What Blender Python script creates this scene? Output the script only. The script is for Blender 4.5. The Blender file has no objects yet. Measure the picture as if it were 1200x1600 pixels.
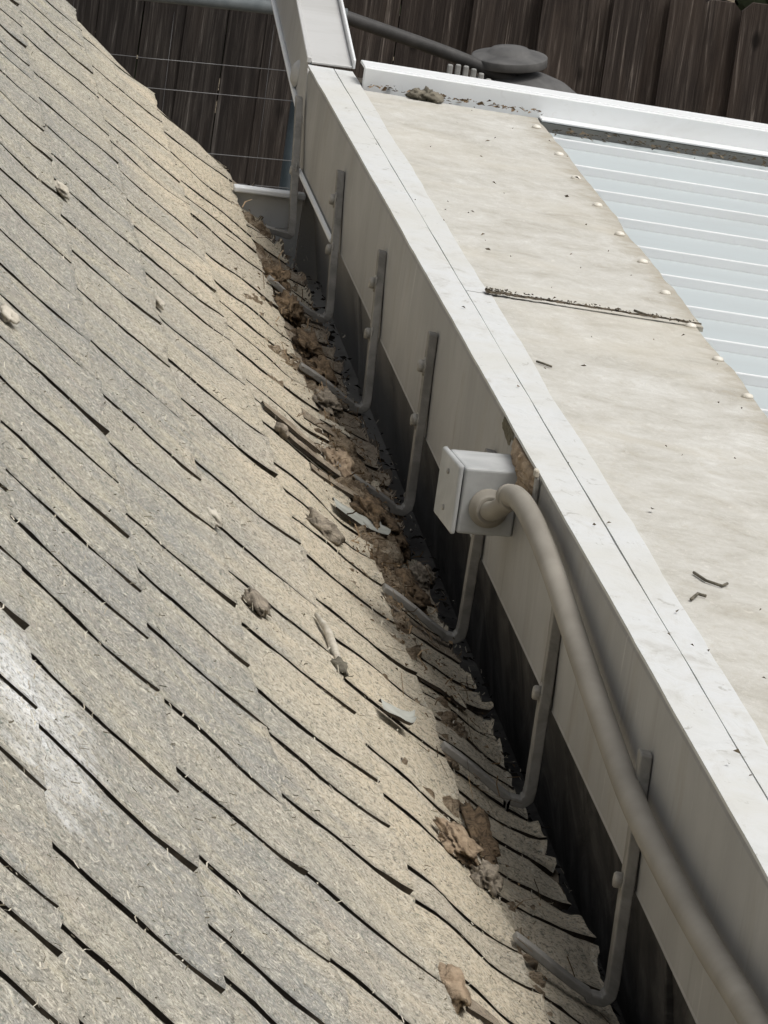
import bpy, bmesh, math, random
from mathutils import Vector, Matrix, noise
rnd = random.Random(11)
scene = bpy.context.scene
col = scene.collection
CZ = 4.15                                   # camera height above the yard

# ------------------------------------------------------------------ camera
cam_d = bpy.data.cameras.new('camera')
cam = bpy.data.objects.new('camera', cam_d); col.objects.link(cam)
cam_d.sensor_fit = 'HORIZONTAL'; cam_d.sensor_width = 36.0; cam_d.lens = 300.0
cam_d.clip_start = 0.1; cam_d.clip_end = 500
XA = (0.986922748826515, -0.08281556363589693, 0.138293420915039)
YA = (0.1184307298591818, -0.20947466096138634, -0.9706155411078753)
ZA = (0.10935104056997785, 0.9743007486576108, -0.19692740056041488)
cam.matrix_world = Matrix(((XA[0], -YA[0], -ZA[0], 0), (XA[1], -YA[1], -ZA[1], 0), (XA[2], -YA[2], -ZA[2], CZ), (0, 0, 0, 1)))
scene.camera = cam
scene.render.resolution_x = 768; scene.render.resolution_y = 1024

# ------------------------------------------------------------------ light
SUN_EL, SUN_AZ = math.radians(64), math.radians(122)     # azimuth clockwise from +Y
world = bpy.data.worlds.new('World'); scene.world = world; world.use_nodes = True
wn = world.node_tree.nodes; wl = world.node_tree.links
bg = wn['Background']; bg.inputs['Strength'].default_value = 0.11
sky = wn.new('ShaderNodeTexSky'); sky.sky_type = 'NISHITA'; sky.sun_disc = False
sky.sun_elevation = SUN_EL; sky.sun_rotation = SUN_AZ
sky.dust_density = 6.0; sky.air_density = 1.0; sky.ozone_density = 1.0
hs = wn.new('ShaderNodeHueSaturation'); hs.inputs['Saturation'].default_value = 0.22
wl.new(sky.outputs[0], hs.inputs['Color']); wl.new(hs.outputs[0], bg.inputs['Color'])
sun_d = bpy.data.lights.new('sun', 'SUN'); sun_d.energy = 1.5; sun_d.angle = math.radians(24); sun_d.color = (1.0, 0.965, 0.91)
sun = bpy.data.objects.new('sun', sun_d); col.objects.link(sun)
sd = Vector((math.cos(SUN_EL) * math.sin(SUN_AZ), math.cos(SUN_EL) * math.cos(SUN_AZ), math.sin(SUN_EL)))
sun.rotation_euler = sd.to_track_quat('Z', 'Y').to_euler()
sun.location = (6, 4, 12)
vs = scene.view_settings
vs.view_transform = 'Standard'; vs.look = 'None'; vs.gamma = 1.0; vs.use_curve_mapping = False
vs.exposure = 0.3

# ------------------------------------------------------------------ material helpers
class NB:
    def __init__(s, name):
        s.m = bpy.data.materials.new(name); s.m.use_nodes = True
        s.t = s.m.node_tree; s.b = s.t.nodes['Principled BSDF']
        tc = s.t.nodes.new('ShaderNodeTexCoord'); s.co = tc.outputs['Object']
    def n(s, k): return s.t.nodes.new(k)
    def l(s, a, b): s.t.links.new(a, b)
    def mp(s, scale=(1, 1, 1), rot=(0, 0, 0), src=None):
        m = s.n('ShaderNodeMapping'); m.inputs['Scale'].default_value = scale; m.inputs['Rotation'].default_value = rot
        s.l(src or s.co, m.inputs['Vector']); return m.outputs[0]
    def noise(s, scale, detail=4, rough=0.55, dist=0, src=None):
        t = s.n('ShaderNodeTexNoise'); t.inputs['Scale'].default_value = scale; t.inputs['Detail'].default_value = detail
        t.inputs['Roughness'].default_value = rough; t.inputs['Distortion'].default_value = dist
        s.l(src or s.co, t.inputs['Vector']); return t.outputs['Fac']
    def ramp(s, src, stops):
        r = s.n('ShaderNodeValToRGB'); e = r.color_ramp.elements
        while len(e) < len(stops): e.new(0.5)
        for i, (p, c) in enumerate(stops):
            e[i].position = p
            if not isinstance(c, tuple): c = (c, c, c)
            e[i].color = (c[0], c[1], c[2], 1)
        s.l(src, r.inputs['Fac']); return r.outputs['Color']
    def mix(s, fac, a, b, mode='MIX'):
        m = s.n('ShaderNodeMix'); m.data_type = 'RGBA'; m.blend_type = mode
        for v, k in ((fac, 0), (a, 6), (b, 7)):
            if isinstance(v, (int, float)): m.inputs[k].default_value = v
            elif isinstance(v, tuple): m.inputs[k].default_value = (v[0], v[1], v[2], 1)
            else: s.l(v, m.inputs[k])
        return m.outputs[2]
    def math(s, op, a, b=0.0):
        m = s.n('ShaderNodeMath'); m.operation = op
        for v, k in ((a, 0), (b, 1)):
            if isinstance(v, (int, float)): m.inputs[k].default_value = v
            else: s.l(v, m.inputs[k])
        return m.outputs[0]
    def rand(s):
        o = s.n('ShaderNodeObjectInfo'); return o.outputs['Random']
    def sep(s):
        x = s.n('ShaderNodeSeparateXYZ'); s.l(s.co, x.inputs[0]); return x.outputs
    def bump(s, h, strength=0.5, dist=0.002):
        b = s.n('ShaderNodeBump'); b.inputs['Strength'].default_value = strength; b.inputs['Distance'].default_value = dist
        s.l(h, b.inputs['Height']); s.l(b.outputs[0], s.b.inputs['Normal'])
    def out(s, colr, rough=0.7, metal=0.0, spec=0.3):
        if isinstance(colr, tuple): s.b.inputs['Base Color'].default_value = (colr[0], colr[1], colr[2], 1)
        else: s.l(colr, s.b.inputs['Base Color'])
        if isinstance(rough, (int, float)): s.b.inputs['Roughness'].default_value = rough
        else: s.l(rough, s.b.inputs['Roughness'])
        s.b.inputs['Metallic'].default_value = metal
        s.b.inputs['Specular IOR Level'].default_value = spec
        return s.m
M = {}

def mat_shingle():
    k = NB('weathered_shingle_granules')
    big = k.noise(2.6, 4, 0.6, 0.5); mid = k.noise(15, 5, 0.65, 0.9)
    c = k.mix(k.ramp(big, [(0.36, 0), (0.64, 1)]), (0.298, 0.288, 0.262), (0.362, 0.340, 0.288))
    c = k.mix(k.ramp(mid, [(0.46, 0), (0.66, 0.8)]), c, (0.465, 0.425, 0.325))
    c = k.mix(k.ramp(k.noise(11, 5, 0.65, 0.8, k.mp((1, 1, 1), (0.4, 0.2, 1.1))), [(0.48, 0), (0.66, 0.7)]), c, (0.280, 0.284, 0.272))
    c = k.mix(k.ramp(k.noise(8, 4, 0.6, 0.7, k.mp((1, 1, 1), (1.4, 0.7, 0.3))), [(0.56, 0), (0.74, 0.45)]), c, (0.43, 0.365, 0.30))
    xyz = k.sep()
    low = k.math('ADD', k.math('MULTIPLY', xyz[0], 0.96), k.math('MULTIPLY', k.noise(6, 4, 0.6, 1.0), 0.42))
    c = k.mix(k.math('MULTIPLY', k.ramp(low, [(0.66, 0), (0.84, 1)]), 0.85), c, (0.620, 0.530, 0.390))
    c = k.mix(k.ramp(k.rand(), [(0.0, 0.35), (0.35, 0), (1.0, 0)]), c, (0.270, 0.270, 0.262))
    c = k.mix(k.ramp(k.rand(), [(0.75, 0), (1.0, 0.35)]), c, (0.45, 0.41, 0.325))
    # one chalky white run of stain high on the near slope
    dx = k.math('DIVIDE', k.math('SUBTRACT', xyz[0], 0.262), 0.075); dy = k.math('DIVIDE', k.math('SUBTRACT', xyz[1], 4.33), 0.30)
    dd = k.math('SQRT', k.math('ADD', k.math('MULTIPLY', dx, dx), k.math('MULTIPLY', dy, dy)))
    dd = k.math('ADD', dd, k.math('MULTIPLY', k.math('SUBTRACT', k.noise(24, 5, 0.7, 0.6), 0.5), 1.8))
    c = k.mix(k.ramp(dd, [(0.15, 0.8), (0.85, 0)]), c, (0.80, 0.81, 0.81))
    # granules: dark pits and pale fibres at two sizes
    gm = k.mp((1, 0.5, 1)); g = k.noise(270, 3, 0.8, 0.5, gm); g2 = k.noise(135, 4, 0.8, 2.4, gm); g3 = k.noise(46, 5, 0.75, 1.6, gm)
    c = k.mix(k.ramp(g, [(0.38, 0.85), (0.50, 0)]), c, (0.135, 0.125, 0.102))
    c = k.mix(k.ramp(g2, [(0.52, 0), (0.62, 0.75)]), c, (0.68, 0.645, 0.54))
    c = k.mix(k.ramp(g2, [(0.34, 0.8), (0.43, 0)]), c, (0.150, 0.192, 0.158))
    c = k.mix(k.ramp(g3, [(0.34, 0.45), (0.46, 0)]), c, (0.28, 0.265, 0.22))
    c = k.mix(k.ramp(g3, [(0.56, 0), (0.68, 0.30)]), c, (0.60, 0.575, 0.49))
    h = k.math('ADD', k.math('MULTIPLY', g, 0.7), k.math('MULTIPLY', g2, 1.2))
    h = k.math('ADD', h, k.math('MULTIPLY', g3, 1.2))
    k.bump(h, 0.7, 0.0035)
    return k.out(c, 0.95, 0, 0.1)
M['shingle'] = mat_shingle()

def mat_rotten():
    k = NB('rotten_shingle_edge')
    n = k.noise(22, 6, 0.7, 1.5, k.mp((2.0, 0.7, 2.0)))
    c = k.ramp(n, [(0.30, (0.11, 0.082, 0.058)), (0.42, (0.255, 0.20, 0.145)), (0.54, (0.385, 0.32, 0.24)), (0.70, (0.52, 0.455, 0.36))])
    c = k.mix(k.ramp(k.rand(), [(0, 0), (1, 0.6)]), c, (0.40, 0.345, 0.27))
    g = k.noise(240, 4, 0.7, 1.5)
    c = k.mix(k.ramp(g, [(0.36, 0.7), (0.5, 0)]), c, (0.05, 0.042, 0.032))
    c = k.mix(k.ramp(k.noise(120, 4, 0.7, 3), [(0.58, 0), (0.7, 0.5)]), c, (0.50, 0.44, 0.34))
    k.bump(k.math('ADD', n, g), 0.9, 0.004)
    return k.out(c, 0.95, 0, 0.1)
M['rotten'] = mat_rotten()

def mat_simple(name, a, b, scale=20, rough=0.8, metal=0, bump=0.3, bd=0.002, stretch=(1, 1, 1), dist=0.5, lo=0.35, hi=0.65, spec=0.25):
    k = NB(name); n = k.noise(scale, 5, 0.6, dist, k.mp(stretch))
    c = k.ramp(n, [(lo, a), (hi, b)])
    if bump: k.bump(k.noise(scale * 4, 4, 0.65, 0.3, k.mp(stretch)), bump, bd)
    return k.out(c, rough, metal, spec)
M['edge'] = mat_simple('black_asphalt_cut_edge', (0.035, 0.028, 0.021), (0.095, 0.077, 0.058), 60)
M['felt'] = mat_simple('dirty_roof_felt', (0.028, 0.024, 0.019), (0.070, 0.060, 0.047), 40, bump=0.6)
M['plaster'] = mat_simple('house_wall_plaster', (0.34, 0.31, 0.26), (0.42, 0.39, 0.33), 14)

def mat_fascia():
    k = NB('grimy_white_fascia')
    st = k.noise(13, 5, 0.7, 0.25, k.mp((1, 1, 0.07))); st2 = k.noise(42, 5, 0.7, 0.3, k.mp((1, 1, 0.09))); bl = k.noise(5, 4, 0.6, 0.5)
    c = k.mix(k.ramp(bl, [(0.35, 0), (0.7, 1)]), (0.30, 0.296, 0.285), (0.385, 0.38, 0.366))
    c = k.mix(k.ramp(st, [(0.30, 0.4), (0.44, 0)]), c, (0.26, 0.25, 0.23))
    c = k.mix(k.ramp(st2, [(0.62, 0), (0.72, 0.45)]), c, (0.55, 0.55, 0.52))
    c = k.mix(k.ramp(st2, [(0.30, 0.4), (0.42, 0)]), c, (0.20, 0.19, 0.17))
    c = k.mix(k.ramp(k.noise(7, 5, 0.7, 0.8, k.mp((1, 1, 0.5))), [(0.54, 0), (0.74, 0.6)]), c, (0.26, 0.232, 0.185))
    k.bump(k.noise(60, 3), 0.12, 0.001)
    return k.out(c, 0.6, 0, 0.3)
M['fascia'] = mat_fascia()

def mat_flash():
    k = NB('chalky_white_flashing')
    w = k.noise(22, 6, 0.72, 0.6, k.mp((1.0, 0.6, 1)))
    c = k.ramp(w, [(0.28, (0.42, 0.415, 0.39)), (0.42, (0.545, 0.55, 0.535)), (0.52, (0.575, 0.587, 0.585)), (0.68, (0.51, 0.52, 0.51))])
    c = k.mix(k.ramp(k.noise(4, 4, 0.6, 0.6), [(0.40, 0.0), (0.68, 0.75)]), c, (0.53, 0.525, 0.485))
    v = k.noise(48, 5, 0.75, 0.9, k.mp((1, 0.6, 1)))
    c = k.mix(k.ramp(v, [(0.33, 0.65), (0.39, 0)]), c, (0.30, 0.29, 0.255))
    k.bump(w, 0.35, 0.003)
    return k.out(c, 0.55, 0, 0.35)
M['flash'] = mat_flash()

def mat_panel():
    k = NB('weathered_beige_sheet')
    n = k.noise(15, 8, 0.78, 0.3, k.mp((0.9, 0.7, 1)))
    c = k.ramp(n, [(0.30, (0.33, 0.31, 0.265)), (0.46, (0.435, 0.422, 0.382)), (0.57, (0.485, 0.476, 0.440)), (0.70, (0.57, 0.567, 0.54))])
    f = k.noise(85, 5, 0.8, 1.0, k.mp((1.0, 0.5, 1)))
    c = k.mix(k.ramp(f, [(0.33, 0.55), (0.46, 0)]), c, (0.40, 0.37, 0.30))
    c = k.mix(k.ramp(f, [(0.56, 0), (0.70, 0.5)]), c, (0.63, 0.61, 0.555))
    c = k.mix(k.ramp(k.noise(3.0, 3, 0.6, 0.6), [(0.50, 0), (0.75, 0.5)]), c, (0.49, 0.455, 0.375))
    # grime that gathers along the free edge of the sheet
    x = k.sep()[0]
    e = k.math('ADD', k.math('MULTIPLY', x, 9.0), k.math('MULTIPLY', k.noise(18, 4, 0.7, 1.0), 1.1))
    c = k.mix(k.ramp(k.math('MULTIPLY', k.math('SUBTRACT', e, 9.9), 1.0), [(0.62, 0), (0.95, 0.6)]), c, (0.30, 0.265, 0.20))
    k.bump(k.math('ADD', n, k.math('MULTIPLY', f, 0.6)), 0.35, 0.003)
    return k.out(c, 0.8, 0, 0.2)
M['panel'] = mat_panel()

def mat_white(name, base, dirt, amt=0.35, rough=0.42):
    k = NB(name); n = k.noise(7, 5, 0.65, 0.8, k.mp((0.5, 1.5, 1)))
    c = k.mix(k.ramp(n, [(0.46, 0), (0.78, amt)]), base, dirt)
    c = k.mix(k.ramp(k.noise(70, 3, 0.7, 1), [(0.60, 0), (0.74, 0.25)]), c, dirt)
    k.bump(k.noise(25, 3), 0.06, 0.001)
    return k.out(c, rough, 0, 0.45)
M['pan'] = mat_white('white_enamel_pan', (0.445, 0.490, 0.497), (0.385, 0.41, 0.41), 0.5)
M['rib'] = mat_white('white_enamel_rib', (0.70, 0.715, 0.72), (0.55, 0.55, 0.53), 0.3)
M['channel'] = mat_white('white_enamel_channel', (0.72, 0.74, 0.745), (0.50, 0.49, 0.45), 0.5)
M['beam'] = mat_white('dull_white_metal', (0.46, 0.46, 0.45), (0.33, 0.325, 0.305), 0.8, 0.45)
M['cap'] = mat_white('gutter_white', (0.56, 0.56, 0.54), (0.36, 0.35, 0.32), 0.6, 0.5)
M['screw'] = mat_white('pale_screw_head', (0.66, 0.63, 0.56), (0.45, 0.40, 0.30), 0.6)
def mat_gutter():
    k = NB('dirty_shaded_gutter_metal')
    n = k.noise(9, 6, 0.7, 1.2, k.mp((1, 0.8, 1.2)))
    c = k.ramp(n, [(0.32, (0.018, 0.017, 0.016)), (0.50, (0.055, 0.052, 0.048)), (0.70, (0.125, 0.118, 0.108))])  # trough shade and dirt painted into the metal, easing off at the far end
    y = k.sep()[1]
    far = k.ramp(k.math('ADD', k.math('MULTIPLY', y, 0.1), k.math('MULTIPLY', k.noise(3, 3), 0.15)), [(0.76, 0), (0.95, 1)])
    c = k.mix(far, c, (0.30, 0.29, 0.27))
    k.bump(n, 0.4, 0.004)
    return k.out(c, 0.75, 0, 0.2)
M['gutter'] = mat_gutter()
M['strap'] = mat_simple('dusty_galvanised_strap', (0.17, 0.162, 0.145), (0.30, 0.288, 0.262), 30, 0.6, 0.1, 0.3, 0.001)
M['bolt'] = mat_simple('dull_bolt_steel', (0.22, 0.21, 0.19), (0.40, 0.385, 0.35), 90, 0.5, 0.1, 0.2, 0.0005)
M['box'] = mat_simple('grey_box_paint', (0.315, 0.322, 0.318), (0.42, 0.428, 0.423), 18, 0.5, 0, 0.1, 0.0005)
M['conduit'] = mat_simple('dusty_grey_conduit', (0.185, 0.170, 0.142), (0.30, 0.278, 0.238), 7, 0.65, 0, 0.3, 0.0008, (1, 0.5, 1), dist=0.3)
M['mud'] = mat_simple('dried_tan_mud', (0.24, 0.175, 0.115), (0.42, 0.325, 0.225), 45, 0.95, 0, 0.9, 0.004)
def mat_mat():
    k = NB('matted_dirt')
    n = k.noise(26, 6, 0.72, 1.2); g = k.noise(170, 4, 0.75, 1.5)
    c = k.ramp(n, [(0.30, (0.065, 0.047, 0.031)), (0.44, (0.19, 0.140, 0.092)), (0.54, (0.33, 0.26, 0.18)), (0.68, (0.48, 0.41, 0.31))])
    c = k.mix(k.ramp(g, [(0.36, 0.8), (0.48, 0)]), c, (0.03, 0.024, 0.016))
    c = k.mix(k.ramp(k.noise(120, 4, 0.7, 3), [(0.58, 0), (0.68, 0.6)]), c, (0.46, 0.40, 0.30))
    k.bump(k.math('ADD', n, g), 1.0, 0.006)
    return k.out(c, 0.95, 0, 0.1)
M['mat'] = mat_mat()
M['moss'] = mat_simple('dark_moss', (0.09, 0.082, 0.055), (0.25, 0.225, 0.165), 120, 0.95, 0, 1.0, 0.003, dist=1.5)
M['flake'] = mat_simple('pale_green_flake', (0.27, 0.275, 0.245), (0.39, 0.395, 0.355), 40, 0.9, 0, 0.4, 0.002)
M['dirt'] = mat_simple('brown_dirt_and_moss', (0.055, 0.038, 0.022), (0.235, 0.165, 0.100), 60, 0.95, 0, 1.0, 0.005, dist=1.5)
M['dirt_grey'] = mat_simple('grey_dusty_lump', (0.16, 0.135, 0.105), (0.36, 0.31, 0.24), 60, 0.95, 0, 1.0, 0.004, dist=1.5)
M['lichen'] = mat_simple('pale_crust', (0.40, 0.36, 0.29), (0.58, 0.54, 0.46), 60, 0.9, 0, 0.7, 0.003)
M['bark'] = mat_simple('grey_bark', (0.060, 0.055, 0.042), (0.20, 0.18, 0.14), 50, 0.9, 0, 0.9, 0.003, (0.4, 1, 1))
def mat_leaf(name, a, b):
    k = NB(name); g = k.n('ShaderNodeNewGeometry')
    c = k.ramp(g.outputs['Random Per Island'], [(0.0, a), (0.6, tuple((x + y) / 2 for x, y in zip(a, b))), (1.0, b)])
    return k.out(c, 0.9, 0, 0.1)
M['litter'] = mat_leaf('dry_leaf_litter', (0.045, 0.03, 0.018), (0.30, 0.215, 0.13))
M['needles'] = mat_leaf('dry_needles', (0.30, 0.27, 0.21), (0.58, 0.54, 0.45))
M['speck'] = mat_leaf('dark_specks', (0.05, 0.042, 0.03), (0.16, 0.13, 0.09))
M['speck2'] = mat_simple('black_seam_dirt', (0.03, 0.025, 0.018), (0.13, 0.105, 0.075), 130, 0.95, 0, 0.8, 0.002)
M['soot'] = mat_leaf('black_wet_debris', (0.010, 0.009, 0.007), (0.035, 0.030, 0.024))
M['hedge'] = mat_leaf('hedge_leaves', (0.012, 0.016, 0.009), (0.035, 0.042, 0.022))
def mat_fence():
    k = NB('dark_weathered_fence_wood')
    g = k.noise(26, 6, 0.7, 0.7, k.mp((3.0, 3.0, 0.10))); p = k.noise(5, 4, 0.6, 0.6, k.mp((1.5, 1.5, 0.5)))
    c = k.ramp(g, [(0.28, (0.014, 0.012, 0.011)), (0.48, (0.030, 0.026, 0.024)), (0.60, (0.062, 0.055, 0.050)), (0.70, (0.20, 0.185, 0.17))])
    c = k.mix(k.ramp(p, [(0.45, 0), (0.75, 0.5)]), c, (0.075, 0.060, 0.050))
    c = k.mix(k.math('MULTIPLY', k.rand(), 0.6), c, (0.020, 0.017, 0.016))
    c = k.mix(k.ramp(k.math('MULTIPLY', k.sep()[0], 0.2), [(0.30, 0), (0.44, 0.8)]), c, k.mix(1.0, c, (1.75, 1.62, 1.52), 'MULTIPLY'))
    kn = k.n('ShaderNodeTexVoronoi'); kn.inputs['Scale'].default_value = 3.2; k.l(k.mp((1.6, 1.6, 0.8)), kn.inputs['Vector'])
    c = k.mix(k.ramp(kn.outputs['Distance'], [(0.05, 0.85), (0.10, 0)]), c, (0.010, 0.008, 0.007))
    k.bump(g, 0.7, 0.006)
    return k.out(c, 0.9, 0, 0.15)
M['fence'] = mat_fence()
M['pipe_blue'] = mat_simple('blue_grey_pipe', (0.10, 0.115, 0.12), (0.16, 0.175, 0.18), 12, 0.5, 0.2, 0.1)
M['post_teal'] = mat_simple('dark_teal_post', (0.018, 0.026, 0.030), (0.035, 0.046, 0.052), 12, 0.6, 0, 0.1)
M['wire'] = mat_simple('dull_wire', (0.10, 0.10, 0.105), (0.19, 0.19, 0.19), 12, 0.5, 0.5, 0)
M['black'] = mat_simple('sun_faded_black', (0.035, 0.034, 0.033), (0.065, 0.062, 0.060), 14, 0.6, 0, 0.2)
M['faded'] = mat_simple('faded_charcoal', (0.070, 0.069, 0.068), (0.11, 0.108, 0.105), 14, 0.7, 0, 0.2)
M['pale'] = mat_simple('pale_slat', (0.22, 0.22, 0.21), (0.32, 0.32, 0.31), 14, 0.6, 0, 0.1)
M['soil'] = mat_simple('dry_yard_soil', (0.10, 0.08, 0.055), (0.19, 0.16, 0.11), 6, 0.95, 0, 0.6, 0.02)

# ------------------------------------------------------------------ geometry helpers (z is given relative to the lens height)
def link(name, me, mat, parent=None, smooth=False):
    o = bpy.data.objects.new(name, me); col.objects.link(o)
    for m in (mat if isinstance(mat, (list, tuple)) else [mat]): me.materials.append(m)
    if smooth:
        for p in me.polygons: p.use_smooth = True
    if parent: o.parent = parent
    return o
def pyd(name, v, f, mat, parent=None, smooth=False, mi=None):
    me = bpy.data.meshes.new(name); me.from_pydata([(a, b, c + CZ) for a, b, c in v], [], f); me.update()
    o = link(name, me, mat, parent, smooth)
    if mi:
        for p, i in zip(me.polygons, mi): p.material_index = i
    return o
def tag(o, label=None, cat=None, group=None, kind=None):
    if label: o['label'] = label
    if cat: o['category'] = cat
    if group: o['group'] = group
    if kind: o['kind'] = kind
    return o
def empty(name):
    o = bpy.data.objects.new(name, None); col.objects.link(o); o.empty_display_size = 0.05; return o
def hexa(name, p, mat, parent=None, bev=0.0, seg=2):
    """8 corner points: bottom ring 0-3, top ring 4-7"""
    bm = bmesh.new(); vv = [bm.verts.new((a, b, c + CZ)) for a, b, c in p]
    for f in ((3, 2, 1, 0), (4, 5, 6, 7), (0, 1, 5, 4), (1, 2, 6, 5), (2, 3, 7, 6), (3, 0, 4, 7)): bm.faces.new([vv[i] for i in f])
    bmesh.ops.recalc_face_normals(bm, faces=bm.faces)
    if bev: bmesh.ops.bevel(bm, geom=bm.edges[:], offset=bev, segments=seg, profile=0.5, affect='EDGES')
    me = bpy.data.meshes.new(name); bm.to_mesh(me); bm.free()
    return link(name, me, mat, parent, False)
def box(name, x0, x1, y0, y1, z0, z1, mat, parent=None, bev=0.0, seg=2):
    return hexa(name, [(x0, y0, z0), (x1, y0, z0), (x1, y1, z0), (x0, y1, z0), (x0, y0, z1), (x1, y0, z1), (x1, y1, z1), (x0, y1, z1)], mat, parent, bev, seg)
def smooth_path(pts, n):
    P = [Vector(p) for p in pts]; Q = [2 * P[0] - P[1]] + P + [2 * P[-1] - P[-2]]; out = []
    for i in range(1, len(Q) - 2):
        for j in range(n):
            t = j / n; a, b, c, d = Q[i - 1:i + 3]
            out.append(0.5 * ((2 * b) + (c - a) * t + (2 * a - 5 * b + 4 * c - d) * t * t + (3 * b - a - 3 * c + d) * t ** 3))
    out.append(P[-1]); return out
def tube(name, pts, r, mat, parent=None, seg=16, radii=None):
    P = [Vector(p) for p in pts]; v = []; f = []
    T = [(P[min(i + 1, len(P) - 1)] - P[max(i - 1, 0)]).normalized() for i in range(len(P))]
    u = T[0].orthogonal().normalized()
    for i, p in enumerate(P):
        u = (u - T[i] * u.dot(T[i])).normalized(); w = T[i].cross(u); rr = radii[i] if radii else r
        for k in range(seg):
            a = 2 * math.pi * k / seg; v.append(tuple(p + (u * math.cos(a) + w * math.sin(a)) * rr))
    for i in range(len(P) - 1):
        for k in range(seg):
            a, b = i * seg + k, i * seg + (k + 1) % seg; f.append((a, b, b + seg, a + seg))
    f.append(tuple(range(seg - 1, -1, -1))); f.append(tuple((len(P) - 1) * seg + k for k in range(seg)))
    o = pyd(name, v, f, mat, parent, True); return o
def lathe(name, center, prof, mat, parent=None, axis=(0, 0, 1), seg=24, squash=1.0):
    ax = Vector(axis).normalized(); u = ax.orthogonal().normalized(); w = ax.cross(u); C = Vector(center); v = []; f = []
    for (r, h) in prof:
        for k in range(seg):
            a = 2 * math.pi * k / seg; v.append(tuple(C + ax * h + (u * math.cos(a) + w * math.sin(a) * squash) * r))
    for i in range(len(prof) - 1):
        for k in range(seg):
            a, b = i * seg + k, i * seg + (k + 1) % seg; f.append((a, b, b + seg, a + seg))
    f.append(tuple(range(seg - 1, -1, -1))); f.append(tuple((len(prof) - 1) * seg + k for k in range(seg)))
    return pyd(name, v, f, mat, parent, True)
def lump(name, c, size, mat, seed, parent=None, sub=3, rough=0.45, rot=None):
    bm = bmesh.new(); bmesh.ops.create_icosphere(bm, subdivisions=sub, radius=1.0)
    rm = rot or Matrix.Rotation(seed * 1.3, 3, 'Z')
    for q in bm.verts:
        d = q.co.normalized(); s = 1 + rough * noise.noise(d * 1.5 + Vector((seed * 7.1, 0, 0))) + rough * 0.55 * noise.noise(d * 4.0 + Vector((0, seed * 3.7, 0))) + rough * 0.4 * noise.noise(d * 9.0 + Vector((0, 0, seed * 5.1))) + rough * 0.3 * noise.noise(d * 19.0 + Vector((seed, 0, seed * 5.1)))
        q.co = rm @ Vector((d.x * s * size[0], d.y * s * size[1], d.z * s * size[2])) + Vector((c[0], c[1], c[2] + CZ))
    me = bpy.data.meshes.new(name); bm.to_mesh(me); bm.free()
    return link(name, me, mat, parent, True)
def nz(x, y=0.0, z=0.0): return noise.noise(Vector((x, y, z)))

# ------------------------------------------------------------------ yard
G = -CZ
tag(pyd('ground', [(-60, -20, G), (60, -20, G), (60, 120, G), (-60, 120, G)], [(0, 1, 2, 3)], M['soil']), kind='structure')

# ------------------------------------------------------------------ shingle roof
K = 1.05
PROF = [(-0.2082, -0.6457), (-0.0965, -0.7336), (0.0151, -0.8206), (0.1283, -0.9094), (0.2418, -0.9997), (0.3629, -1.0953), (0.4717, -1.1773), (0.5855, -1.2570), (0.6929, -1.3313), (0.8044, -1.3970), (0.9080, -1.4500)]
PROF = [Vector((a * K, 0, b * K)) for a, b in PROF]
U0 = 3                                      # index of the (0.1283, -0.9094) course line
def prof(u):
    u = u + U0; i = max(0, min(len(PROF) - 2, int(math.floor(u)))); t = u - i
    b, c = PROF[i], PROF[i + 1]; a = PROF[i - 1] if i else 2 * b - c; d = PROF[i + 2] if i + 2 < len(PROF) else 2 * c - b
    return 0.5 * ((2 * b) + (c - a) * t + (2 * a - 5 * b + 4 * c - d) * t * t + (3 * b - a - 3 * c + d) * t ** 3)
def wave(u, y):
    m = max(0.0, min(1.0, (u - 3.2) / 2.5))
    return 0.0035 * nz(y * 1.7, u * 0.9, 3) + (0.002 + 0.005 * m) * nz(y * 5.0, u * 2.0, 9)
def surf(u, y, h):
    p = prof(u); d = (prof(u + 0.02) - prof(u - 0.02)).normalized(); n = Vector((-d.z, 0, d.x))
    if n.z < 0: n = -n
    q = p + n * (h + wave(u, y)); return (q.x, y, q.z)
TH = 0.0066
roof = empty('shingle_roof')
tag(roof, 'weathered grey and tan asphalt shingle roof sloping down to the gutter', 'roof')
RY0, RY1 = 3.0, 9.08
def rake(u, y):                             # ragged far end of the roof
    ks = ((-9, 9.6), (2.0, 9.56), (2.87, 9.40), (3.76, 9.18), (4.36, 9.12), (4.98, 9.06), (5.5, 9.08), (9, 9.06))
    ks = [(a, b * K / 1.03) for a, b in ks]
    for (a, p), (b, q) in zip(ks[:-1], ks[1:]):
        if u <= b: break
    e = p + (q - p) * (u - a) / (b - a)
    return e + 0.02 * nz(u * 6, 1) + 0.015 * nz(u * 17, 2)
def umax(y):
    y = y * 1.03 / K; t = max(0.0, min(1.0, (y - 8.35) / 0.5)); return 5.82 - 0.19 * max(0.0, min(1.0, (y - 5.4) / 0.9)) + 0.05 * nz(y * 2.1, 3) + 0.03 * nz(y * 9, 5) - 0.30 * t * t * (3 - 2 * t)
# deck sheet beneath the shingles
v = []; f = []; us = [-3 + 0.25 * i for i in range(36)]; ys = [RY0 - 0.4 + 0.1 * i for i in range(66)]
for u in us:
    for y in ys: v.append(surf(min(u, umax(y) - .03), min(y, rake(u, y) - 0.02), -0.009))
for i in range(len(us) - 1):
    for j in range(len(ys) - 1): a = i * len(ys) + j; f.append((a, a + 1, a + len(ys) + 1, a + len(ys)))
dk = pyd('roof_deck', v, f, M['felt'], roof, True)
md = dk.modifiers.new('t', 'SOLIDIFY'); md.thickness = 0.02; md.offset = 1

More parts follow.
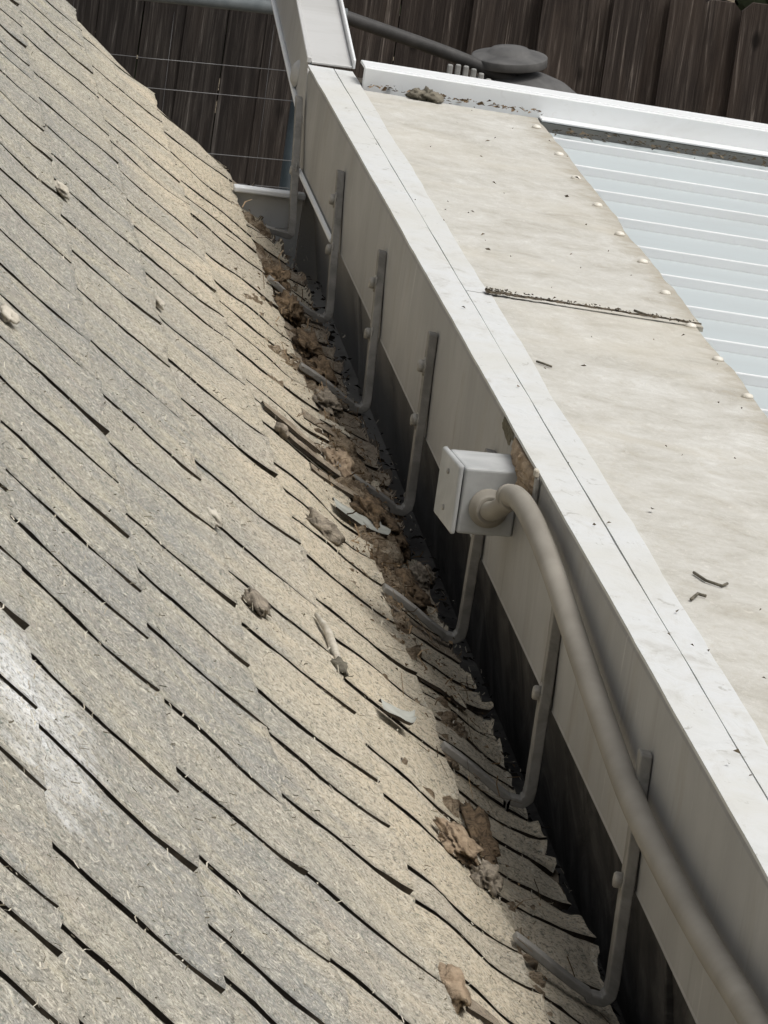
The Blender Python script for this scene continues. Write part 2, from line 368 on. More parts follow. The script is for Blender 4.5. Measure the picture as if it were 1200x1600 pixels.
def tab(u0, u1, ya, yb, ext, seed, mat, curl=0.004, lift=0.0, ragged=0.035, nu=None, ns=14, th=TH, ids=None):
    """one shingle tab: u0 upper line, u1 butt line, between slots ya..yb"""
    ida, idb = ids or (ya, yb)
    nu = nu or max(6, int((yb - ya) / 0.016)); L = u1 - u0
    v = []; f = []; mi = []
    def pt(i, j, top):
        t = i / ns; s = -ext / L + (1 + ext / L) * t
        fy = j / nu
        wob = lambda q: 0.0045 * nz(s * 1.1, q * 31.37, 7) + 0.0016 * nz(s * 5.0, q * 31.37, 3)
        e = 0.0020 * nz(s * 13, seed * 5 + (0 if fy < .5 else 9)) + 0.0016 * nz(s * 41, seed * 5 + (0 if fy < .5 else 9))
        y = (ya + wob(ida)) * (1 - fy) + (yb + wob(idb)) * fy + (e if j in (0, nu) else 0)
        s2 = s
        if i == ns: s2 += ragged * (nz(y * 16, seed) + 0.6 * nz(y * 55, seed)) 
        u = min(u0 + L * s2, umax(y) + (u1 - 5.80) * (u1 > 5.5) + 0.05 * nz(y * 14, seed) * (u1 > 5.5))
        y = min(y, rake(u, y) + 0.02 * nz(seed, s * 4))
        b = TH * max(0.0, s) + lift
        cf = max(0.0, s - 0.55) / 0.45
        c = curl * cf * cf * (0.5 + nz(seed * 2.3, fy * 2.2) * 1.2) 
        h = b + c + (th if top else 0) + (0.0012 * nz(y * 30, s * 6, seed) if top else 0)
        return surf(u, y, h)
    W = nu + 1; N = (ns + 1) * W
    for top in (1, 0):
        for i in range(ns + 1):
            for j in range(W): v.append(pt(i, j, top))
    for i in range(ns):
        for j in range(nu):
            a = i * W + j; f.append((a, a + W, a + W + 1, a + 1)); mi.append(0)
    def wall(a, b): f.append((a, b, b + N, a + N)); mi.append(1)
    for j in range(nu): wall(ns * W + j, ns * W + j + 1); 
    for i in range(ns): wall(i * W, (i + 1) * W); wall((i + 1) * W + nu, i * W + nu)
    o = pyd('shingle', v, f, [mat, M['edge']], roof, True, mi)
    return o

m_ = [2.9, 3.14, 3.35, 3.511, 3.612, 3.894, 4.099, 4.333, 4.55, 4.8, 5.05, 5.3, 5.5]
A_ = [2.95, 3.2, 3.433, 3.625, 3.807, 4.095, 4.304, 4.596, 4.763, 4.936, 5.128, 5.348, 5.565, 5.808, 6.002, 6.217, 6.439, 6.672, 6.895, 7.115, 7.332, 7.53, 7.712, 7.868, 8.044, 8.229, 8.42, 8.62, 8.83]
B_ = [3.1, 3.33, 3.55, 3.72, 3.889, 4.0, 4.19, 4.418, 4.622, 4.868, 5.071, 5.287, 5.589, 5.819, 6.09, 6.37, 6.6, 6.81, 7.066, 7.256, 7.457, 7.682, 7.919, 8.239, 8.47, 8.68, 8.9]
C_ = [3.05, 3.3, 3.55, 3.8, 4.02, 4.241, 4.468, 4.704, 4.898, 5.038, 5.276, 5.484, 5.691, 5.953, 6.275, 6.465, 6.748, 7.012, 7.159, 7.325, 7.499, 7.708, 7.95, 8.13, 8.372, 8.639, 8.915]
D_ = [3.1, 3.35, 3.6, 3.85, 4.1, 4.33, 4.564, 4.839, 5.054, 5.227, 5.473, 5.782, 5.992, 6.284, 6.398, 6.623, 6.88, 7.18, 7.492, 7.704, 7.95, 8.226, 8.452, 8.66, 8.85]
D_ = sorted(D_ + [(a + b) / 2 + 0.02 for a, b in zip(D_[:-1], D_[1:]) if b - a > 0.25 and a > 4.2])
E_ = []; y = 3.0
while y < 8.95: E_.append(y); y += rnd.uniform(0.075, 0.15)
def course(u0, u1, slots, mat, ext=0.25, curl=0.003, gap=0.0155, **kw):
    sl = [s * K for s in slots]
    for a, b in zip(sl[:-1], sl[1:] ):
        g0, g1 = gap * rnd.uniform(0.42, 0.60), gap * rnd.uniform(0.42, 0.60)
        tab(u0, u1, a + g0, b - g1, ext, rnd.uniform(0, 90), mat(a, b) if callable(mat) else mat, curl * rnd.uniform(0.3, 1.6), ids=(a, b), **kw)
    tab(u0, u1, sl[-1] + 0.005, 9.6, ext, rnd.uniform(0, 90), mat(sl[-1], 9.6) if callable(mat) else mat, curl, ids=(sl[-1], 9.6), **kw)
S_ = M['shingle']
up = [[3.0 + o + 0.235 * i for i in range(26)] for o in (0.1, 0.0, 0.13)]
course(-3, -2, up[0], S_); course(-2, -1, up[1], S_); course(-1, 0, up[2], S_)
course(0, 1, m_ + [5.74 + 0.22 * i for i in range(14)], S_)
course(1, 2, A_, S_); course(2, 3, B_, S_); course(3, 4, C_, S_, curl=0.004)
course(4, 5, D_, S_, curl=0.0035, ragged=0.05)
pick = lambda a, b: (M['rotten'] if rnd.random() < (0.75 if 6.2 < a < 9.2 else 0.22) else S_)
course(5, 5.80, E_, pick, curl=0.009, ragged=0.06, gap=0.013)
# rotten starter layers that stick out under the lowest course
for uu0, uu1, lf, st in ((5.2, 5.83, -0.007, 0.13), (5.25, 5.86, -0.014, 0.17)):
    y = 3.05 + st
    while y < 9.3:
        w = rnd.uniform(0.09, 0.24)
        tab(uu0, uu1 + rnd.uniform(-0.07, 0.03), y + 0.003, y + w - 0.003, 0.05, rnd.uniform(0, 90), M['rotten'] if rnd.random() < .6 else S_, 0.006, lf, 0.12, ns=5)
        y += w
# torn, curled flakes of old shingle low on the slope
for i in range(9):
    y = rnd.uniform(6.2, 9.0) if i < 7 else rnd.uniform(4.4, 6.2); u = rnd.uniform(4.1, 5.1); w = rnd.uniform(0.025, 0.075)
    tab(u, min(5.6, u + rnd.uniform(0.35, 0.95)), y, y + w, 0.0, rnd.uniform(0, 90), M['rotten'] if rnd.random() < .6 else S_, rnd.uniform(0.001, 0.005), TH * 1.25 + rnd.uniform(0, .002), 0.15, nu=5, ns=7, th=0.0032)
# rest of the house under the roof, up to the ridge
hw = box('house_wall', 0.36, 0.46, 2.6, 8.9, G, -1.30, M['plaster'], roof)
q3 = prof(-3)
pyd('upper_slope', [(q3.x, 2.6, q3.z + .004), (q3.x, 9.5, q3.z + .004), (q3.x - 1.2, 9.5, q3.z + 0.95), (q3.x - 1.2, 2.6, q3.z + 0.95)], [(0, 1, 2, 3)], S_, roof)

# ------------------------------------------------------------------ gutter
XF = 0.8274
gut = empty('gutter'); tag(gut, 'dirty metal gutter trough running between the shingle eave and the patio cover', 'gutter')
GX0, GX1, GZ = 0.735, 0.868, -1.497
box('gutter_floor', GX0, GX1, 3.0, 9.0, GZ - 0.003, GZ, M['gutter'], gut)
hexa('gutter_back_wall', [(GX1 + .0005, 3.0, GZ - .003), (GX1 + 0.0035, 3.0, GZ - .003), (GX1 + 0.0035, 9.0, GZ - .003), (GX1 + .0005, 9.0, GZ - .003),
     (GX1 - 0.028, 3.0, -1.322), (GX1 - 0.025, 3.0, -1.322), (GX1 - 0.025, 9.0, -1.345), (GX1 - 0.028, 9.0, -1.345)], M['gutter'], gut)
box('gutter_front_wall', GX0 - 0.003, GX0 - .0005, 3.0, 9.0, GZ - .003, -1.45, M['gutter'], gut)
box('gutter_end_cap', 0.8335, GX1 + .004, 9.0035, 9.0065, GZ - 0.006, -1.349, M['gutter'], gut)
ec = box('gutter_end_cap', GX0 - 0.004, 0.832, 9.003, 9.006, GZ - 0.006, -1.381, M['cap'], gut)
box('end_cap_rim', GX0 - 0.004, 0.834, 8.985, 9.010, -1.3805, -1.3725, M['rib'], ec, 0.002)
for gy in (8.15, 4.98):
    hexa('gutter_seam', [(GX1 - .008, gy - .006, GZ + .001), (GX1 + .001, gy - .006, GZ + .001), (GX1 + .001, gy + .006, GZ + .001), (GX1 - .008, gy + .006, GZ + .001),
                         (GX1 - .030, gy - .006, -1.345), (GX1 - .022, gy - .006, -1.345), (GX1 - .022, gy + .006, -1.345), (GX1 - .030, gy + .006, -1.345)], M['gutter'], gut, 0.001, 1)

# ------------------------------------------------------------------ patio cover
patio = empty('patio_cover')
tag(patio, 'white metal patio cover topped with weathered beige sheets and white ribbed pans', 'patio cover')
def zt(y): return -1.1735 - 0.0127 * (y - 6.2)
def zb(y): return -1.3300 - 0.0045 * (y - 5.5)
SL = 0.03
def pp(x, y, dz=0.0): return (x, y, zt(y) - SL * (x - XF) + dz)
YN, YE = 2.9, 9.145
def strip(name, x0, x1, y0, y1, dz, th, mat, ny=40, jx0=0.0, jx1=0.0, seed=0, bow=0.0, jf=9.0):
    v = []; f = []; W = 2; nx = 5
    for top in (1, 0):
        for j in range(ny + 1):
            y = y0 + (y1 - y0) * j / ny
            a = x0 + jx0 * (nz(y * jf, seed) + 0.5 * nz(y * jf * 4, seed + 5)); b = x1 + jx1 * (nz(y * jf, seed + 2) + 0.5 * nz(y * jf * 4, seed + 7))
            for i in range(nx + 1):
                x = a + (b - a) * i / nx
                v.append(pp(x, y, dz + (th if top else 0) + bow * nz(x * 6, y * 2.5, seed)))
    W = nx + 1; N = (ny + 1) * W
    for j in range(ny):
        for i in range(nx): a = j * W + i; f.append((a, a + 1, a + 1 + W, a + W))
    def wall(a, b): f.append((a, b, b + N, a + N))
    for j in range(ny): wall((j + 1) * W, j * W); wall(j * W + nx, (j + 1) * W + nx)
    for i in range(nx): wall(i, i + 1); wall(ny * W + i + 1, ny * W + i)
    return pyd(name, v, f, mat, patio)
# fascia: hollow face with a folded hem
ny = 50; v = []; f = []
sec = lambda y: [(XF + 0.012, zt(y) - 0.004), (XF + 0.0015, zt(y) - 0.0035), (XF, zt(y) - 0.007), (XF + 0.0012 * nz(y * 3, 4) - 0.001, (zt(y) + zb(y)) / 2), (XF, zb(y) + 0.003), (XF - 0.0005, zb(y) + 0.0012), (XF - 0.0005, zb(y)), (XF + 0.012, zb(y))]
for j in range(ny + 1):
    y = YN + (YE - YN) * j / ny
    for x, z in sec(y): v.append((x, y, z))
for j in range(ny):
    for i in range(7): a = j * 8 + i; f.append((a, a + 8, a + 9, a + 1))
f.append(tuple(range(7, -1, -1))); f.append(tuple(ny * 8 + i for i in range(8)))
fa = pyd('fascia', v, f, M['fascia'], patio)
hem = hexa('fascia_hem', [(XF - .0075, 8.42, zb(8.42) - .0015), (XF - .0025, 8.42, zb(8.42) - .004), (XF - .0025, 9.03, zb(9.03) - .004), (XF - .0075, 9.03, zb(9.03) - .0015),
                         (XF - .0065, 8.42, zb(8.42) + .0025), (XF - .0025, 8.42, zb(8.42) + .005), (XF - .0025, 9.03, zb(9.03) + .005), (XF - .0065, 9.03, zb(9.03) + .0025)], M['rib'], patio, 0.0008, 1)
strip('edge_flashing', XF - 0.002, 0.8625, YN, YE, 0.0, 0.0035, M['flash'], 120, 0.0006, 0.0007, 3, 0.0012)
strip('inner_flashing', 0.8642, 0.893, YN, 7.185, 0.0, 0.0030, M['flash'], 110, 0.0007, 0.0035, 8, 0.001, 3.0)
strip('inner_flashing', 0.8642, 0.891, 7.19, YE, 0.0, 0.0030, M['flash'], 60, 0.0007, 0.0030, 12, 0.001, 3.0)
strip('flashing_backing', 0.850, 0.93, YN, YE, -0.010, 0.006, M['felt'], 10)
strip('beige_sheet', 0.880, 1.136, YN, 7.184, -0.004, 0.0055, M['panel'], 200, 0.0, 0.0050, 21, 0.0007, 4.0)
strip('beige_sheet', 0.880, 1.143, 7.194, 8.955, -0.004, 0.0055, M['panel'], 120, 0.0, 0.0050, 33, 0.0007, 4.0)
# white pans and their ribs
ribs = [8.825, 8.562, 8.335, 8.095, 7.855, 7.638, 7.405, 7.173, 6.952, 6.722]
while ribs[-1] > 3.2: ribs.append(ribs[-1] - 0.229)
XR = 2.9
for i, ry in enumerate(ribs):
    y1 = ribs[i - 1] if i else 8.985
    v = []; f = []; nn = 6; nxp = 14
    for a in range(nn + 1):
        t = a / nn; yy = ry + 0.003 + (y1 - ry - 0.006) * t
        for b in range(nxp + 1):
            x = 0.90 + (XR - 0.90) * b / nxp
            v.append(pp(x, yy, -0.0190 + 0.0022 * math.sin(t * math.pi) + 0.0006 * nz(x * 2, yy * 5)))
    for a in range(nn):
        for b in range(nxp): q = a * (nxp + 1) + b; f.append((q, q + 1, q + nxp + 2, q + nxp + 1))
    pyd('pan', v, f, M['pan'], patio, True)
    def rp(x, y, dz): return pp(x, y, dz)
    hexa('pan_rib', [rp(0.90, ry - .0024, -.021), rp(XR, ry - .0024, -.021), rp(XR, ry + .0024, -.021), rp(0.90, ry + .0024, -.021),
                     rp(0.90, ry - .0024, -.0065), rp(XR, ry - .0024, -.0065), rp(XR, ry + .0024, -.0065), rp(0.90, ry + .0024, -.0065)], M['rib'], patio, 0.0015, 2)
for i, ry in enumerate(ribs[:16]):
    c = pp(1.128 + 0.005 * nz(i * 3.3), ry + 0.012 * nz(i * 1.7, 4) + 0.01, 0.0022)
    s = lathe('screw_head', c, [(0.0068, -0.001), (0.0070, 0.0005), (0.0052, 0.003), (0.002, 0.004)], M['screw'], patio, (0.05 * nz(i), 0.05, 1), 10)
# raised channel along the far end
def bx(x0, x1, y0, y1, a, b): return [pp(x0, y0, a), pp(x1, y0, a), pp(x1, y1, a), pp(x0, y1, a), pp(x0, y0, b), pp(x1, y0, b), pp(x1, y1, b), pp(x0, y1, b)]
hexa('end_channel', bx(0.8935, XR, 9.000, 9.012, -0.03, 0.029), M['channel'], patio, 0.0015, 2)
hexa('end_channel_flange', bx(0.8935, XR, 9.0125, 9.075, 0.0255, 0.0305), M['rib'], patio, 0.0015, 2)
hexa('end_channel_lip', bx(1.150, XR, 8.965, 8.9995, -0.0040, -0.0005), M['rib'], patio, 0.001, 1)
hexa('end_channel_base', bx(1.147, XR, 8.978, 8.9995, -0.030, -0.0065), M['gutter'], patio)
for px_, py_ in ((1.4, 8.6), (2.7, 8.6), (2.7, 3.6)):
    box('support_post', px_, px_ + 0.08, py_, py_ + 0.08, G, zt(py_) - SL * (px_ - XF) - 0.06, M['channel'], patio, 0.004)
box('support_beam', 1.30, 1.38, 3.0, 8.9, -1.33, -1.255, M['channel'], patio, 0.004)

# ------------------------------------------------------------------ rising white beam at the far end
beam = empty('white_beam'); tag(beam, 'white folded metal beam rising from the far end of the patio cover edge', 'beam')
B0, BL, bs = 9.152, 1.6, 0.135
zt0 = zt(B0) + 0.004
def bh(x0, x1, a0, a1, y0=B0, y1=B0 + BL, m='beam', name='beam_face', bev=0.001, s0=bs, s1=bs):
    z0, z1 = zt0 + s0 * (y0 - B0), zt0 + s1 * (y1 - B0)
    return hexa(name, [(x0, y0, z0 + a0), (x1, y0, z0 + a0), (x1, y1, z1 + a0), (x0, y1, z1 + a0), (x0, y0, z0 + a1), (x1, y0, z0 + a1), (x1, y1, z1 + a1), (x0, y1, z1 + a1)], M[m], beam, bev, 1)
bh(XF + .003, 0.890, 0.0, 0.004, name='top_plate')
bh(0.8905, 0.8945, 0.0, 0.014, m='rib', name='raised_edge')
bh(XF - 0.004, XF + .0025, 0.001, 0.010, name='folded_edge')
hexa('side_flange', [(XF - .001, 9.10, -1.288), (XF + .0022, 9.10, -1.288), (XF + .0022, B0 + BL, zt0 + bs * BL - 0.135), (XF - .001, B0 + BL, zt0 + bs * BL - 0.135),
      (XF - .001, 9.156, zt0 - .001), (XF + .0022, 9.156, zt0 - .001), (XF + .0022, B0 + BL, zt0 + bs * BL), (XF - .001, B0 + BL, zt0 + bs * BL)], M['beam'], beam)
tube('flange_hem', [(XF - .004, 9.12, -1.286), (XF - .004, B0 + BL, zt0 + bs * BL - 0.133)], 0.004, M['rib'], beam, 8)
lathe('rivet_head', (XF - 0.001, 9.30, zt(9.3) - 0.030), [(0.021, 0), (0.020, 0.003), (0.014, 0.008), (0.005, 0.010)], M['beam'], beam, (-1, -0.1, 0.1), 18)

# ------------------------------------------------------------------ hanger straps
tops = [9.12, 8.40, 7.74, 7.08, 6.42, 5.765, 5.13]; bots = [8.905, 8.25, 7.64, 7.045, 6.417, 5.75, 5.10]
topz = [-1.252, -1.245, -1.239, -1.219, -1.22, -1.226, -1.2125]
blts = [(-1.342,), (-1.280, -1.339), (-1.277, -1.3346), (-1.2577, -1.318), (-1.30,), (-1.317,), (-1.3206,)]
slab = ['farthest bent metal hanger strap, at the end of the gutter by the white end cap',
        'second bent metal hanger strap from the far end of the gutter',
        'third bent metal hanger strap from the far end, with two bolt heads showing',
        'bent metal hanger strap just beyond the junction box, two bolts in its upright',
        'bent metal hanger strap whose upright drops out from beneath the junction box',
        'bent metal hanger strap passing behind the conduit, second nearest the viewer',
        'nearest bent metal hanger strap, its cut top standing above the conduit']
for i in range(7):
    st = empty('hanger_strap'); tag(st, slab[i], 'strap', 'hanger straps along the fascia')
    yt, yb_ = tops[i], bots[i]; w = 0.0105
    def yy(z): return yt + (yb_ - yt) * (topz[i] - z) / (topz[i] + 1.42)
    zs = [topz[i], topz[i] - 0.003, -1.30, -1.335, -1.37, -1.405, -1.415]
    xs = [XF - .0062, XF - .0065, XF - .0070, XF - .0080, XF - .0085, XF - .0092, XF - .0105]
    if i == 0: xs = [x - 0.004 for x in xs]
    path = [Vector((x - 0.0, yy(z), z)) for x, z in zip(xs, zs)]
    th_ = [0.005] * 7
    path += [Vector((XF - .0165, yb_, -1.4205)), Vector((XF - .030, yb_, -1.4185))]; th_ += [0.0042, 0.0038]
    if i == 0: path.append(Vector((XF - .062, yb_, -1.4130))); th_.append(.0038)
    for u in ((5.52, 5.40, 5.24, 5.08, 4.93) if i else ()):
        q = surf(u, yb_, TH * 2 + 0.0080); path.append(Vector(q)); th_.append(0.0034)
    # sweep a flat bar (width along Y)
    P = []; TT = []
    for a in range(len(path) - 1):
        for t in (0, .5): P.append(path[a].lerp(path[a + 1], t)); TT.append(th_[a])
    P.append(path[-1]); TT.append(.003)
    v = []; f = []
    for a, p in enumerate(P):
        d = (P[min(a + 1, len(P) - 1)] - P[max(a - 1, 0)]).normalized(); n = d.cross(Vector((0, 1, 0))).normalized(); t = TT[a]
        wv = w * (0.75 if a == 0 else 1.0)
        for sy, sn in ((-1, -1), (1, -1), (1, 1), (-1, 1)):
            v.append(tuple(p + Vector((0, 1, 0)) * sy * wv + n * sn * t))
    for a in range(len(P) - 1):
        for b in range(4): q = a * 4 + b; q2 = a * 4 + (b + 1) % 4; f.append((q, q2, q2 + 4, q + 4))
    f.append((3, 2, 1, 0)); f.append(tuple((len(P) - 1) * 4 + b for b in range(4)))
    bar = pyd('strap_bar', v, f, M['strap'], st)
    bv = bar.modifiers.new('b', 'BEVEL'); bv.width = 0.0012; bv.segments = 2
    for z in blts[i]:
        c = (XF - .0122, yy(z), z)
        lathe('bolt_head', c, [(0.0078, -0.001), (0.0078, 0.0055), (0.006, 0.0072), (0.0015, 0.0078)], M['bolt'], st, (-1, 0.0, 0.05), 6)
        lathe('washer', (c[0] + .0005, c[1], c[2]), [(0.0108, -0.001), (0.0108, 0.0010)], M['bolt'], st, (-1, 0.0, 0.05), 14)

# ------------------------------------------------------------------ junction box and conduit
jb = empty('junction_box'); tag(jb, 'small grey metal junction box fixed to the fascia above the gutter', 'junction box')
hexa('box_body', [(0.7705, 6.20, -1.2660), (XF - .001, 6.20, -1.2640), (XF - .001, 6.29, -1.2640), (0.7625, 6.29, -1.2660),
                  (0.7705, 6.20, -1.1985), (XF - .001, 6.20, -1.1965), (XF - .001, 6.29, -1.1965), (0.7625, 6.29, -1.1985)], M['box'], jb, 0.003, 3)
cv = hexa('box_cover', [(0.7640, 6.198, -1.2672), (0.7690, 6.198, -1.2672), (0.7610, 6.292, -1.2672), (0.7555, 6.292, -1.2655),
                        (0.7640, 6.198, -1.1980), (0.7690, 6.198, -1.1962), (0.7610, 6.292, -1.1962), (0.7555, 6.292, -1.1975)], M['box'], jb, 0.0022, 3)
for sz in (-1.250, -1.213):
    lathe('cover_screw', (0.7590, 6.245, sz), [(0.0028, -0.001), (0.0028, 0.0010), (0.001, 0.0015)], M['bolt'], cv, (-1, -.08, 0), 10)
cd = empty('conduit'); tag(cd, 'thick dusty grey-brown conduit running from the junction box along the fascia', 'conduit')
RC = 0.0112
stub = [(0.7985, 6.200, -1.2365), (0.7985, 6.178, -1.2350), (0.8010, 6.148, -1.2265), (0.8055, 6.118, -1.2125), (0.8075, 6.106, -1.2070)]
tube('conduit_stub', smooth_path(stub, 6), RC - 0.0012, M['conduit'], cd, 20)
pth = smooth_path([(0.8065, 6.118, -1.2060), (0.8085, 6.085, -1.1990), (0.809, 6.02, -1.1935), (0.809, 5.92, -1.1920), (0.809, 5.75, -1.1985), (0.809, 5.53, -1.2155), (0.809, 5.30, -1.2320), (0.809, 5.085, -1.2440), (0.809, 4.86, -1.2435), (0.809, 4.63, -1.2370), (0.809, 4.37, -1.2240), (0.809, 3.9, -1.21), (0.809, 3.2, -1.20)], 8)
tube('conduit_pipe', pth, RC, M['conduit'], cd, 20)
lathe('hub_ring', (0.7985, 6.1995, -1.2365), [(0.0195, -0.001), (0.0200, 0.003), (0.0190, 0.007), (0.0152, 0.0075), (0.0148, 0.017), (0.0132, 0.0185), (0.0100, 0.0170)], M['conduit'], cd, (0.02, -1, 0.06), 24)
tube('elbow_bead', [(0.8062, 6.120, -1.2066), (0.8068, 6.111, -1.2048)], RC + 0.0013, M['conduit'], cd, 20)
box('conduit_clamp', 0.8215, 0.8262, 6.052, 6.062, -1.199, -1.172, M['bolt'], cd, 0.001, 1)
box('clamp_tip', 0.8195, 0.8242, 6.0505, 6.0615, -1.1715, -1.164, M['lichen'], cd, 0.001, 1)
def crust(name, yc, zc, ry, rz, hmax, seed, mat):
    v = []; f = []; na, nr = 40, 9
    for q in range(nr + 1):
        t = q / nr
        for a in range(na):
            th = 2 * math.pi * a / na; rr = t * (1 + 0.45 * nz(math.cos(th) * 1.4, math.sin(th) * 1.4, seed) + 0.25 * nz(math.cos(th) * 5, math.sin(th) * 5, seed))
            y = yc + ry * rr * math.cos(th); z = zc + rz * rr * math.sin(th)
            z = min(z, zt(y) - 0.003)
            h = hmax * (1 - t ** 3) * (0.65 + 0.6 * nz(y * 45, z * 70, seed) + 0.4 * nz(y * 140, z * 200, seed))
            v.append((XF - max(0.0006, h) if q < nr else XF + .002, y, z))
    for q in range(nr):
        for a in range(na): b = (a + 1) % na; f.append((q * na + a, q * na + b, (q + 1) * na + b, (q + 1) * na + a))
    return pyd(name, v, f, mat)
MUD = ((6.185, -1.1930, 0.135, 0.026, 0.0090, 3, 'mud', 'dried tan mud crust between the junction box and the fascia edge'),
       (6.360, -1.184, 0.060, 0.011, 0.0012, 6, 'moss', 'dark mossy stain on the fascia just beyond the tan mud crust'))
for yc, zc, ry, rz, hm, sd_, m, lab in MUD:
    tag(crust('mud_patch' if m == 'mud' else 'moss_patch', yc, zc, ry, rz, hm, sd_, M[m]), lab, 'mud' if m == 'mud' else 'moss')

# ------------------------------------------------------------------ lumps and scraps on the shingles
def on(u, y, h=0.012): return surf(u, y * K, h)
def thing(name, u, y, size, mat, seed, label, cat, group=None, h=0.014, rough=0.5, sub=3):
    d = prof(u + .05) - prof(u - .05); ang = math.atan2(d.z, d.x)
    o = lump(name, on(u, y, h), size, mat, seed, None, sub, rough, Matrix.Rotation(-ang, 3, 'Y'))
    tag(o, label, cat, group); return o
GD = 'pale crusts on the shingles'
thing('crust_dab', 2.08, 6.976, (0.011, 0.022, 0.005), M['lichen'], 1, 'pale crusty dab at the end of a shingle slot, uppermost on the roof', 'crust', GD)
thing('crust_dab', 3.03, 5.664, (0.009, 0.030, 0.005), M['lichen'], 2, 'tall pale cream crust on the grey shingles at mid roof', 'crust', GD)
thing('crust_dab', 3.10, 6.808, (0.008, 0.018, 0.004), M['lichen'], 3, 'smallest pale crust on the shingles, level with the fascia bolts', 'crust', GD)
thing('crust_dab', 1.20, 5.673, (0.010, 0.024, 0.006), M['lichen'], 4, 'pale crust cut by the left picture edge on the shingles', 'crust', GD)
GT = 'scraps of bark and dirt lying on the shingles'
thing('bark_scrap', 3.24, 5.40, (0.016, 0.028, 0.006), M['dirt_grey'], 5, 'grey-brown scrap stuck across a slot below the tall pale crust', 'bark', GT)
thing('bark_scrap', 3.98, 5.448, (0.010, 0.022, 0.008), M['bark'], 6, 'dark little scrap at the lower end of a pale twig on the shingles', 'bark', GT)
thing('bark_scrap', 4.10, 4.497, (0.012, 0.055, 0.010), M['mud'], 7, 'rusty brown torn scrap on the shingles at the bottom of the picture', 'bark', GT)
thing('bark_scrap', 4.27, 6.62, (0.009, 0.014, 0.006), M['dirt_grey'], 9, 'small grey stub standing on tan shingles left of the strap bends', 'bark', GT)
thing('bark_scrap', 4.46, 6.22, (0.024, 0.030, 0.009), M['dirt_grey'], 10, 'grey lump of crumbled shingle just left of the pale green flake', 'bark', GT)
GC = 'brown dirt clumps along the eave'
cl_ = [(5.10, 7.93, (.016, .05, .015), 'dirt', 'reddish brown dirt clump farthest up the eave, beside the second strap'),
       (5.16, 7.75, (.018, .05, .016), 'dirt', 'dark hollow-looking dirt clump just below the farthest brown clump'),
       (5.22, 7.52, (.018, .08, .010), 'dirt', 'mossy brown clump level with the second strap bend'),
       (5.14, 7.13, (.018, .05, .011), 'dirt_grey', 'rounded grey-tan lump tucked beneath the third strap leg'),
       (5.26, 7.36, (.020, .08, .010), 'dirt', 'long dark mossy clump lying just above the third strap leg'),
       (5.00, 6.74, (.016, .06, .012), 'mud', 'reddish curled clump left of the fourth strap bend'),
       (5.18, 6.52, (.026, .09, .014), 'dirt', 'biggest dark brown clump on the eave left of the junction box'),
       (5.36, 6.50, (.022, .07, .012), 'dirt', 'dark brown clump between the biggest clump and the gutter'),
       (5.58, 6.40, (.013, .03, .011), 'dirt_grey', 'grey fuzzy lump hanging over the gutter below the junction box'),
       (5.32, 6.24, (.020, .07, .011), 'dirt', 'brown clump just above the fifth strap leg'),
       (4.74, 5.09, (.020, .05, .008), 'mud', 'flat tan lump of rotten shingle low on the near slope'),
       (4.90, 5.03, (.013, .03, .010), 'dirt_grey', 'rounded pebble-like lump on the near slope beside the flat tan lump'),
       (5.05, 5.22, (.012, .10, .010), 'dirt', 'dark ridge of dirt under a lifted shingle above the nearest strap')]
for i, (u, y, s, m, lab) in enumerate(cl_):
    thing('dirt_clump', u, y, s, M[m], 20 + i * 1.7, lab, 'dirt clump', GC, 0.018, 0.65, 4)
# pale twig, pale green flake
tw = tube('twig', [Vector(on(3.90, 5.62, .017)), Vector(on(3.93, 5.56, .020)), Vector(on(3.95, 5.51, .018)), Vector(on(3.98, 5.46, .017))], 0.004, M['lichen'], None, 7, [0.002, 0.004, 0.0045, 0.003])
tag(tw, 'short pale twig lying along the slope above a dark scrap', 'twig')
for (u, y, w, l, lab) in ((4.72, 6.42, .05, .5, 'pale grey-green torn shingle flake lying left of the biggest dirt clump'), (4.35, 5.42, .04, .25, 'small pale green shingle flake on the tan shingles above the near straps')):
    o = tab(u, u + l, y * K, y * K + w, 0, 5.5, M['flake'], 0.006, TH * 2.4, 0.2, nu=6, ns=6, th=0.003)
    o.parent = None; o.name = 'shingle_flake'; tag(o, lab, 'flake', 'pale flakes on the shingles')

